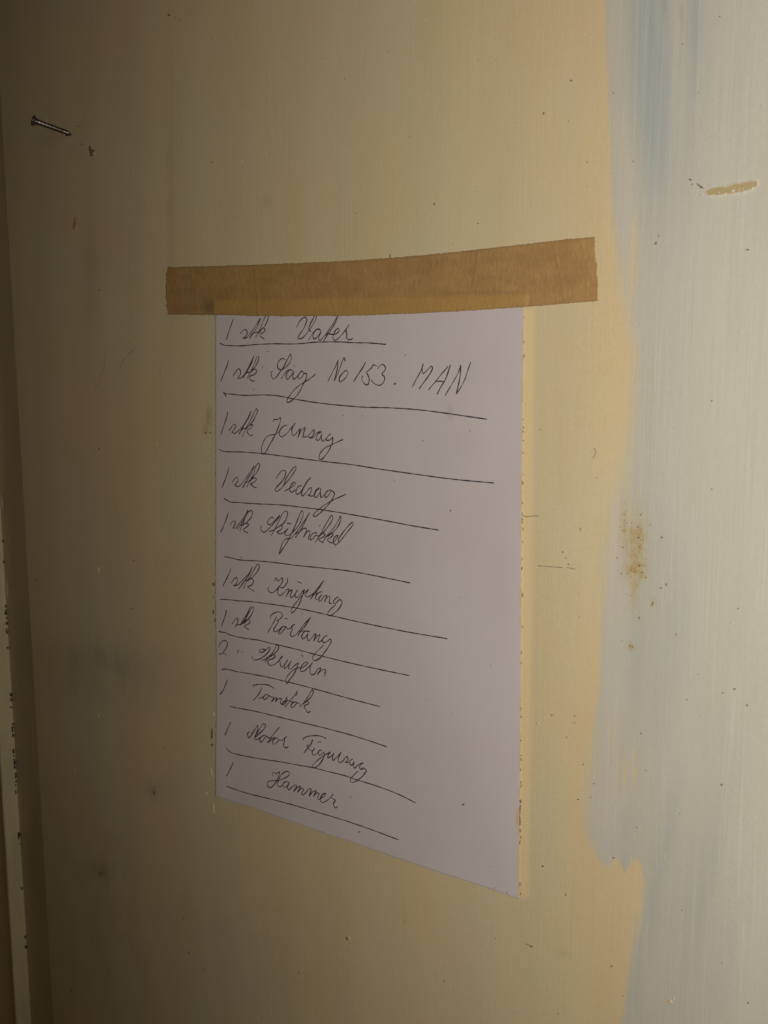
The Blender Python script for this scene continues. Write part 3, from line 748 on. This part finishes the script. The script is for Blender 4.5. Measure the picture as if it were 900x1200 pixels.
# ------------------------------------------------------------------ the handwriting (strokes traced as photo pixels)
TILE = {'A': (255, 365, 11.25), 'B': (335, 360, 11.25), 'C': (250, 405, 11.25), 'D': (310, 410, 11.25), 'E': (380, 410, 11.25), 'F': (475, 415, 11.25),
        'G': (250, 470, 11.25), 'H': (310, 480, 9), 'I': (250, 535, 11.25), 'J': (315, 540, 9), 'K': (250, 590, 11.25), 'L': (300, 590, 15), 'M': (345, 590, 12.857),
        'N': (250, 655, 11.25), 'O': (308, 665, 15), 'P': (350, 670, 15), 'Q': (250, 705, 11.25), 'R': (308, 710, 10), 'S': (250, 745, 11.25), 'T': (315, 750, 11.25),
        'U': (290, 795, 11.25), 'V': (280, 840, 12.857), 'W': (350, 855, 10), 'X': (305, 895, 9), 'Z': (0, 0, 1), 'Y': (230, 840, 9)}
ROWS = [
    ('1 stk Vater', '''
A 203,100 190,150 150,260 117,375
A 293,300 330,255 360,235 385,255 390,290 370,330 342,356
A 330,348 355,353 385,345 430,290 500,190 545,120 568,85
A 568,85 545,150 500,240 450,310 420,365
A 420,365 450,300 490,280 540,270
A 500,345 530,290 570,210 600,130 640,55 664,50 666,90 655,125 640,165 612,205 570,250 535,290
A 540,285 575,240 605,215 627,240 605,275 562,300 560,322 590,345 620,367
B 148,275 145,260 158,235 190,175 245,135 275,150 270,200 230,290 175,370 160,405 185,418 230,395 290,325 350,240 395,160 402,125 385,112 360,150 320,230 300,280 310,305 335,322
B 295,438 340,370 375,320 420,290 465,310
B 465,308 430,285 385,315 358,380 372,420 402,405 440,360 465,320
B 465,320 440,380 432,425 455,437 490,400 540,340 620,220 690,108
B 690,108 650,210 580,320 525,400 500,450
B 515,375 545,350 590,355 640,362
B 640,362 680,340 705,305 690,280 660,300 630,360 620,400 640,435 680,420 740,360 790,300 838,228
B 838,228 800,285 795,310 805,370 800,400 820,425 860,425 885,405'''),
    ('1 stk Sag No 153. MAN', '''
C 197,188 190,235 150,340 97,475
C 260,402 300,340 335,305 358,335 355,380 330,420 318,428
C 318,426 345,434 390,410 440,330 500,210 535,135
C 535,137 500,240 450,330 392,425
C 400,392 430,360 480,350
C 442,442 480,370 520,290 560,190 585,140 602,148 595,190 570,250 530,310 485,355
C 480,360 520,320 560,315 574,340 545,380 490,400 475,425 500,460 552,470
D 282,138 245,114 200,135 172,190 180,245 215,262 265,240 325,180 355,110 345,60 310,110 250,230 205,290 150,365 118,385 95,350 88,305 104,275
D 218,382 260,325 300,275 345,262 388,287
D 388,287 345,262 305,295 285,350 300,390 340,350 388,292
D 388,290 375,340 380,388 420,362 460,310 490,278 522,312
D 490,280 455,320 440,365 460,382 500,350 528,310 555,315 553,360 540,400 510,450 490,500 450,570 390,640 330,687 300,692 298,660 340,590 420,500 520,430 600,380 675,318
E 45,422 100,310 150,215 182,130
E 182,130 172,250 150,340 132,412
E 132,412 170,330 210,230 262,104 278,152
E 290,265 240,310 200,370 205,420 245,405 300,340 315,300 288,265
E 545,158 510,230 450,320 386,420
E 695,215 650,198 620,240 560,300 575,330 592,380 580,450 550,462 510,420 495,370 512,342
E 705,252 725,215 770,193 805,225 800,270 762,318 795,360 785,420 740,465 690,460 645,430 620,393
Z 461.9,450.2 462.6,449 463.4,449.4 462.4,450.6 461.9,450.0
F 90,437 140,340 200,230 237,122
F 235,130 222,190 235,255 280,220 345,158 357,185 330,250 260,350 183,460
F 306,470 400,360 480,260 565,160
F 595,138 570,220 530,330 470,430 418,532
F 395,367 450,356 522,367
F 523,550 600,420 690,260 733,142
F 732,142 720,300 695,430 673,527
F 673,527 730,440 790,320 825,210 866,98'''),
    ('1 stk Jernsag', '''
G 190,135 180,200 150,290 97,452
G 206,390 240,345 275,305 297,322 290,350 265,385 245,412
G 240,410 280,425 320,400 380,340 440,250 502,128
G 502,128 460,230 390,340 338,440
G 370,390 395,362 440,358
G 383,467 420,380 470,290 530,170 568,102 583,120 565,180 520,265 470,330
G 430,372 480,320 517,310 505,350 450,385 455,420 490,455 527,443
H 95,133 98,105 135,105 170,80
H 170,80 165,130 140,200 100,290 50,380 10,450 -20,472 -33,440 -30,400 -10,340 10,300 60,268 110,262 150,232
H 238,162 200,175 165,215 155,260 175,286 215,270 270,210 327,138
H 325,140 290,200 290,250 305,277 330,255 375,200
H 380,195 365,250 352,297
H 352,297 390,220 428,188 415,240 408,290 430,288 455,280
H 455,282 490,245 520,213 522,250 490,295 463,290
H 470,298 510,295 560,240 602,233
H 600,235 560,260 545,315 570,322 605,258
H 603,255 600,310 620,332 650,300
H 700,253 670,280 650,322 690,320 720,288
H 720,288 718,340 700,390 660,460 600,525 578,520 583,470 630,410 700,375 760,345 832,314'''),
    ('1 stk Vedsag', '''
I 207,136 190,210 150,320 111,414
I 243,347 285,290 315,273 327,310 305,355 283,375
I 278,375 320,397 355,380 420,300 490,200 543,118
I 542,120 510,200 450,300 386,414
I 415,347 450,335 500,300
I 438,410 480,320 530,230 560,130 597,90 612,110 590,180 540,250 490,320
I 480,332 530,285 567,290 550,330 490,365 520,385 545,408 574,412
J 78,190 100,150 140,106 177,108 175,150 140,215 90,270 66,305 80,322 120,300 180,235 240,160 288,80 285,60 260,75 215,135 175,200 163,250 148,267
J 163,323 220,290 270,255 285,235 265,228 235,260 220,305 240,332 285,303
J 355,270 325,263 290,310 290,352 320,345 360,290 400,220 444,172
J 443,175 400,230 365,290 345,350 355,370 390,340 430,290 447,283 450,310 430,355 413,360
J 410,362 450,372 480,365 500,320 537,283
J 535,285 500,310 478,372 500,387 540,330 547,288
J 545,290 545,345 550,387 575,370 620,310
J 652,303 620,320 590,365 605,387 640,350 655,310
J 655,310 692,342 685,375 650,435 590,505 530,560 485,587 468,575 500,535 570,480 650,430 730,390 820,352'''),
    ('1 stk Skiftnøkkel', '''
K 197,116 180,180 150,260 97,382
K 220,292 255,235 287,235 285,275 260,327
K 250,322 290,322 320,290 380,220 425,150 458,86
K 457,88 420,180 370,270 310,337
K 340,302 370,288 420,265
K 348,362 390,270 430,160 470,105 500,93 519,115 500,180 450,240 395,285
K 390,290 430,260 464,275 440,310 393,345 420,372 460,388
L 312,263 285,240 240,265 203,325 215,367 250,370 300,330 370,260 417,203
L 417,203 390,265 320,340 250,420 190,475 140,507 98,480 80,430 100,392
L 223,490 280,482 340,450
L 266,570 310,490 360,400 410,300 460,190 510,138 552,150 545,230 500,330 430,390 345,445
L 350,440 400,410 457,388 460,430 410,480 373,495 410,532 470,522 510,490 567,438
L 565,440 520,500 508,540 545,567 600,545 680,470 760,370 810,260 832,170 812,126 780,170 740,270 680,410 620,540 560,660 490,770 403,895
L 403,895 430,800 470,690 520,625 570,620 620,612 660,570 740,470 800,380 880,260 948,155
L 945,160 900,235 840,370 760,510 690,600
L 690,540 760,500 800,480
L 545,340 555,352 580,350 600,356 617,352
M 60,450 110,395 165,373 187,390 170,440 138,512
M 140,510 190,430 232,410 235,440 208,532
M 210,530 235,548 257,547
M 255,545 240,510 270,460 315,438 347,450
M 255,547 290,520 322,468
M 320,470 350,490 390,478
M 316,587 370,500 410,430 470,320 530,220 560,178 579,205 560,270 500,360 430,440 365,505
M 400,470 440,448 462,465 430,510 368,540 400,577 432,577
M 423,600 480,500 560,410 620,330 670,240 690,193 702,220 685,290 640,370 570,440 495,505
M 500,490 560,448 582,465 550,510 498,545 540,587 580,592 640,520 662,485 630,488 590,540 590,600 620,617 660,600 720,530 800,430 870,340 887,310 875,283 840,310 760,400 690,500 663,560 682,592'''),
    ('1 stk Kniptang', '''
N 228,126 220,165 180,250 127,357
N 233,320 275,265 300,243 317,265 305,320 273,357
N 262,352 310,347 350,315 420,245 475,180 521,96
N 520,98 480,190 420,280 328,405
N 400,302 430,285 490,260
N 398,390 440,300 500,210 550,120 590,68 607,90 590,150 540,215 485,270
N 450,292 500,256 532,290 510,340 453,370 490,395 542,429
O 200,242 240,185 265,240 300,215 337,183 352,215 325,290 270,360 210,420 160,447 118,430 90,385 107,348
O 430,183 437,240 400,310 350,357 308,350
O 290,320 263,420 270,472 305,492 360,455 430,385 462,380 450,430 408,512
O 410,512 460,430 512,393 505,440 480,500 500,527 540,500 617,388
O 615,390 575,460 568,510 595,527 640,500 690,430 737,383
O 605,252 640,260 687,281
O 735,385 700,480 660,600 600,710 550,770 505,802 498,765 530,690 600,600 690,490 760,420 807,383
O 805,385 760,450 748,495 780,517 820,505 880,460
P 190,437 260,380 340,280 442,153
P 442,155 360,280 290,380 198,487
P 230,412 290,385 342,375
P 407,350 350,370 298,440 300,482 330,487 370,440 412,398
P 402,405 365,470 358,522 395,502 450,430 502,408
P 500,410 480,470 453,537
P 480,470 540,428 552,440 540,500 545,557 582,550
P 712,465 690,443 650,470 608,530 620,562 660,545 720,490 762,520 755,570 700,660 620,730 560,772 520,767 513,730 560,660 657,578'''),
    ('1 stk Rörtang', '''
Q 175,108 160,180 130,260 106,332
Q 243,297 285,245 322,218 325,250 310,300 283,330
Q 288,325 320,303 350,300 400,230 450,150 492,63
Q 490,65 450,170 400,260 345,315
Q 383,302 430,220 480,130 522,70 537,90 510,160 460,230 400,290
Q 400,290 440,238 482,250 475,285 430,310 408,330 440,350 472,371
R 54,320 100,240 140,170 162,123
R 93,152 90,125 120,90 170,72 215,78 230,110 205,150 163,175
R 165,173 182,180 150,240 126,290 150,304 195,275 240,240 274,243
R 240,240 205,280 183,322 205,328 250,275 275,245 285,270 320,265 345,240 380,213
R 253,153 265,147 277,149 300,156
R 378,215 340,240 345,280 323,330 335,357 370,350 420,300 480,220 562,133
R 560,135 500,230 450,290 408,354
R 430,302 480,292 552,298
R 545,305 490,300 458,350 465,387 500,370 532,323
R 530,325 520,370 535,407 570,380 610,330 628,328
R 628,328 610,370 593,417
R 595,415 640,355 668,338 660,375 643,410 665,422 700,395
R 757,355 735,353 700,395 708,430 750,420 790,388 802,410 775,470 720,550 660,620 600,641 582,610 620,550 680,490 714,458'''),
    ('2 " Skrujern', '''
S 73,162 75,130 105,85 150,60 187,90 175,150 130,222
S 130,72 152,62 165,75
S 73,244 100,237 130,230 178,256
S 337,182 320,213 322,232
S 375,206 379,226
S 655,172 690,187 660,212 615,217 603,200 640,174 680,190 720,163 747,153 735,200 670,270 600,310 545,320 510,295 516,262
S 633,326 680,312 725,278
S 678,347 740,270 800,200 842,122 862,140 850,190 800,240 735,285
S 730,292 780,248 817,265 790,300 730,320 718,345 740,387 800,382 850,345 885,305 915,275
T 182,207 145,250 150,300 165,357 190,345 252,260
T 250,262 215,320 208,377 250,340 297,273
T 295,275 270,330 263,377 290,382 330,345 392,298
T 390,300 370,370 330,450 270,530 235,577 222,540 250,470 320,400 385,367 430,370 490,330 517,300 500,288 460,310 420,370 418,410 460,412 520,360 577,298
T 428,193 440,205 457,220
T 575,300 545,350 545,410 560,457 600,450 650,380 692,368
T 690,370 670,410 638,457
T 640,450 700,400 747,388 750,410 735,482'''),
    ('1 Tomstok', '''
S 189,576 170,625 150,670 132,715 85,777
U 80,120 73,98 120,82 200,78 280,90 352,132
U 189,120 165,180 120,245 73,292
U 148,263 195,250 240,220
U 285,225 250,210 215,240 208,270 240,272 275,240 287,222
U 287,225 310,242 350,245
U 350,243 335,280 316,312
U 318,310 360,265 392,253
U 390,255 370,310
U 370,312 410,270 452,268 435,310 445,337 490,300 517,243
U 515,245 522,280 495,330 460,347 433,322
U 465,312 500,300 540,290
U 493,382 550,310 600,250 640,190 658,162
U 657,165 650,205 632,235
U 540,290 590,310 652,315
U 612,310 580,340 573,377 605,377 640,340 662,315
U 660,315 692,347
U 688,380 740,320 800,240 860,148 868,180 840,240 790,290 728,342
U 740,330 800,303 812,330 748,365 770,415 800,450 832,430'''),
    ('1 Motor Figursag', '''
Y 367,52 335,120 301,197
V 160,225 128,255 138,300 150,320 200,250 245,180 287,122
V 152,310 205,255 250,180
V 285,125 280,200 233,312
V 235,310 290,220 340,140 375,103 400,125 380,180 310,250 253,305 245,342 280,340 340,300 402,273
V 400,275 350,290 313,340 325,382 370,345 412,283
V 410,285 440,312 490,322 550,310
V 428,402 470,330 540,240 614,153
V 430,395 470,362 520,330
V 592,318 540,330 508,380 520,412 570,390 607,338
V 605,340 650,357 680,330 722,293
V 720,295 685,330 690,370 670,422 685,457 720,467 747,438
W 55,124 55,106 90,85 180,71 260,77 327,106
W 165,116 140,180 105,220 60,274
W 125,175 98,195 110,215
W 110,203 135,240 165,247 190,213
W 187,223 160,260 165,292 190,297 225,270
W 218,149 240,144 264,142
W 272,245 245,243 228,280 245,302 280,280 297,258
W 295,260 300,300 270,370 220,430 170,447 158,430 200,380 260,330 320,290 377,260
W 375,262 345,300 345,332 380,310 417,273
W 415,275 395,330 405,360 435,335 502,260
W 500,262 480,300 463,345 475,387 510,375 555,320 572,308
W 570,310 577,350 560,377 543,384
W 543,380 580,387 605,368
W 637,345 600,365 603,407 625,417 652,368
W 650,370 645,430 655,452 690,420 720,400 762,388
W 762,388 740,400 713,435 730,467 762,440
W 735,466 770,458 792,475 770,520 710,580 640,617 608,610 608,580 650,530 697,486'''),
    ('1 Hammer', '''
Y 394,480 318,630
X 128,127 130,95 148,88 160,107 207,83
X 205,85 195,130 160,200 110,252 78,235 76,195 120,180 200,175 260,150 307,115 300,86 265,83 220,120 190,180 178,220 200,242 240,228
X 312,200 275,188 238,215 245,242 270,247 307,203
X 305,207 288,250 300,277 330,250 370,223 387,230
X 387,232 365,265 348,297
X 355,292 400,245 432,238
X 430,240 410,270 393,302
X 400,297 440,258 457,275 435,315 445,330 480,305 520,263 542,270
X 540,272 530,300 513,347
X 518,340 560,290 592,283
X 590,285 575,320 558,347
X 563,342 600,308 622,315 605,355 615,377 640,365 680,335 692,312 665,318 633,370 645,407 680,402 730,365 772,318
X 770,320 748,355 792,385 770,420 783,455 800,467 812,449'''),
]
RULES = [
    [(257.7, 402.2), (262.3, 404.5), (270, 405.1), (280, 405.4), (300, 403.8), (320, 402.9), (340, 403.1), (352, 402.7), (366, 401.3), (379.5, 400.7), (397, 400.7), (415, 401.6), (432, 401.9), (452.6, 403.6)],
    [(261.3, 459.2), (264.2, 461.2), (271.3, 461.9), (285.5, 463.3), (298, 463.1), (308, 462.8), (320, 463.3), (330, 464.6), (336, 465.8), (356.7, 469.7), (383, 473.4), (410, 475.9), (426.7, 477.2),
     (453.3, 477.8), (489, 480.1), (524.4, 484.5), (548, 488), (571, 491.3)],
    [(257, 526.6), (260, 528.4), (264, 529.2), (285.6, 529.8), (308.7, 531.6), (330, 534.4), (356.7, 537.9), (383, 541.2), (410, 544.2), (444.4, 549.6), (489, 556), (533, 561.8), (579, 566)],
    [(262.3, 584.0), (266, 586.2), (270.4, 588.2), (278.4, 588.8), (298.9, 590.3), (330, 591.8), (354, 594.5), (376, 597.2), (400, 601), (415, 603.6), (451, 610), (485, 616.5), (514.3, 621.2)],
    [(262.2, 652.4), (267, 652.9), (274, 654.6), (282, 656.3), (303, 657.4), (330, 660.2), (342.4, 662), (375, 665.4), (410, 669.3), (446, 676), (481, 683.2)],
    [(257.4, 702.2), (270.4, 703), (277.6, 704), (290, 704.6), (300, 705.7), (315, 707.7), (330, 709.8), (350, 713), (383.3, 720.3), (410, 726.5), (440, 733), (480, 741), (524.5, 748.5)],
    [(256.2, 739.3), (259, 740.6), (263.5, 741.2), (269.6, 744), (285.6, 747.8), (303.3, 750.3), (316.7, 753.8), (330, 756.7), (350, 761.6), (368, 766.5), (398, 774), (440, 783.5), (479.5, 791.6)],
    [(261.2, 785.8), (260.4, 784.8), (262, 784.1), (267.8, 784.6), (276.7, 786.8), (294.4, 789.9), (312.2, 793.2), (330, 797.4), (350, 802.3), (377, 809.6), (410, 818.8), (446, 828.2)],
    [(269.2, 827.6), (274, 828.9), (294.4, 832.6), (312, 836.6), (330, 841), (350, 845.8), (374.4, 851.6), (406.4, 860), (430, 867.2), (453.5, 875.2)],
    [(265.4, 876), (267.2, 879.2), (272.2, 882.3), (283.3, 885.2), (302.2, 888.8), (330, 892.9), (345, 895.7), (367.2, 899.8), (385, 904.2), (405, 909.3), (420, 914.5), (440, 920.6), (465, 930), (487.5, 941)],
    [(265.5, 921.3), (275.6, 925.1), (290, 929.7), (308, 934.1), (330, 939.7), (350, 945.2), (378, 953.6), (405, 961.8), (436, 972.5), (467.5, 984.3)],
]


def parse(s):
    out = []
    for ln in s.strip().split('\n'):
        k, rest = ln.split(' ', 1)
        x0, y0, sc = TILE[k]
        out.append([(x0 + float(a.split(',')[0]) / sc, y0 + float(a.split(',')[1]) / sc) for a in rest.split()])
    return out


for lab, s in ROWS:
    stk = parse(s)
    words = lab.split(' ')
    iv = sorted((min(p[0] for p in k), max(p[0] for p in k)) for k in stk)
    gaps = []; hi = iv[0][1]
    for lo_, h_ in iv[1:]:
        if lo_ > hi: gaps.append((lo_ - hi, (lo_ + hi) / 2))
        hi = max(hi, h_)
    cuts = sorted(g[1] for g in sorted(gaps)[::-1][:len(words) - 1])
    for w, word in enumerate(words):
        lo_ = cuts[w - 1] if w else -1e9; h_ = cuts[w] if w < len(cuts) else 1e9
        sub = [k for k in stk if lo_ < sum(p[0] for p in k) / len(k) <= h_]
        if not sub: print('EMPTY WORD', lab, word); continue
        V, Fc = ribbons(sub, paper_depth, .00060, rng)
        o = mesh('handwritten_word', V, Fc, INK, paper)
        o['label'] = 'ballpoint writing that reads ' + word
for i, pts in enumerate(RULES):
    st2 = [pts]
    if i == 1: st2.append([(262.5, 461), (264.3, 463), (264.8, 465)])
    V, Fc = ribbons(st2, lambda u, v: paper_depth(u, v) - .000004, .00060, rng)
    o = mesh('ink_rule', V, Fc, INK, paper)
    o['label'] = 'hand drawn line under ' + ROWS[i][0]

# ------------------------------------------------------------------ tape
TOP = [(195.6, 313), (250, 311.6), (304.5, 309.8), (350, 308), (398, 305.9), (440, 303.4), (457, 302), (500, 298.3), (533, 294.9), (580, 289.8), (626.7, 284.4), (665, 280.2), (696.6, 277.3)]
BOT = [(196, 368.4), (251.6, 369.2), (300, 370.2), (335.6, 370.7), (400, 370.3), (440, 369.2), (490, 367.2), (533, 365.1), (575, 362.3), (614, 359.7), (655, 356.4), (699.6, 352.3)]
nx, ny = 640, 60
s = np.linspace(0, 1, nx)


def along(pts, s):
    p = np.array(pts); l = np.r_[0, np.cumsum(np.hypot(*np.diff(p, axis=0).T))]; l /= l[-1]
    return np.interp(s, l, p[:, 0]), np.interp(s, l, p[:, 1])


r3 = np.random.default_rng(8)
tx_, ty_ = along(TOP, s); bx_, by_ = along(BOT, s)
sm3 = lambda a, k: np.convolve(a, np.ones(k) / k, 'same')
ty_ = ty_ + sm3(r3.standard_normal(nx), 3) * .35; by_ = by_ + sm3(r3.standard_normal(nx), 3) * .45
t = np.linspace(0, 1, ny)[:, None]
X = tx_ * (1 - t) + bx_ * t
Y = ty_ * (1 - t) + by_ * t
tj = t[:, 0]
lj = -2.4 * np.sin(np.pi * tj) ** .6 + sm3(r3.standard_normal(ny), 2) * .8
rj_ = np.interp(tj, [0, .1, .2, .38, .42, .55, .8, 1], [.2, -.9, -1.2, -.9, .9, .6, .3, .2]) + sm3(r3.standard_normal(ny), 2) * .55
X = X + lj[:, None] * np.exp(-s * 60)[None] + rj_[:, None] * np.exp(-(1 - s) * 60)[None]
TU, TV = unp(X, Y, .0012)
# where is the sheet underneath
a_ = ((TU - PC[0][0]) * e0[0] + (TV - PC[0][1]) * e0[1]) / (e0 @ e0)
b_ = ((TU - PC[0][0]) * e1[0] + (TV - PC[0][1]) * e1[1]) / (e1 @ e1)
over = sm(a_, -.014, -.003) * (1 - sm(a_, 1.003, 1.014)) * sm(b_, -.010, -.002)
TD = .00045 + over * (paper_depth(TU, TV) - .00045 + .0004)
TD = TD + .00006 * np.sin(X * .9 + 2 * np.sin(Y * .3)) * .3 + .0002 * np.exp(-((X - 244) / 7) ** 2 - ((Y - 359) / 8) ** 2)
TD = TD + .00010 * np.exp(-((X - 384 - .25 * (Y - 330)) / 1.6) ** 2) * sm(Y, 305, 318) + .00011 * np.exp(-((X - 556 + .15 * (Y - 320)) / 1.8) ** 2) * (1 - sm(Y, 330, 345)) + .00016 * np.exp(-((X - 300 - .1 * (Y - 340)) / 1.5) ** 2) + .00010 * np.exp(-((X - 655 - .2 * (Y - 320)) / 2.0) ** 2)
tape = grid_mesh('masking_tape', np.stack([TU, -TD, H0 - TV], -1), TAPE)
sol = tape.modifiers.new('thickness', 'SOLIDIFY'); sol.thickness = 0.00022; sol.offset = -1
tag(tape, 'strip of brown masking tape stuck slantwise across the top of the sheet', 'tape')
attr(tape, 'over', over)
attr(tape, 'smudge', np.clip(.95 * np.exp(-((X - 243.5) / 6) ** 2 - ((Y - 359.5) / 7) ** 2) + .25 * np.exp(-((X - 555) / 6) ** 2 - ((Y - 318) / 16) ** 2)
                             + .22 * np.exp(-((X - 660) / 10) ** 2 - ((Y - 322) / 14) ** 2) + .2 * np.exp(-((X - 384) / 4) ** 2 - ((Y - 313) / 5) ** 2)
                             + .25 * np.exp(-((Y - ty_[None] - 1) / 1.6) ** 2) + .3 * np.exp(-((Y - by_[None] + .5) / 1.2) ** 2)
                             + .3 * np.exp(-((Y - (344 + (X - 440) * -.012)) / 1.5) ** 2) * sm(X, 480, 540) * (1 - sm(X, 604, 616)), 0, 1))
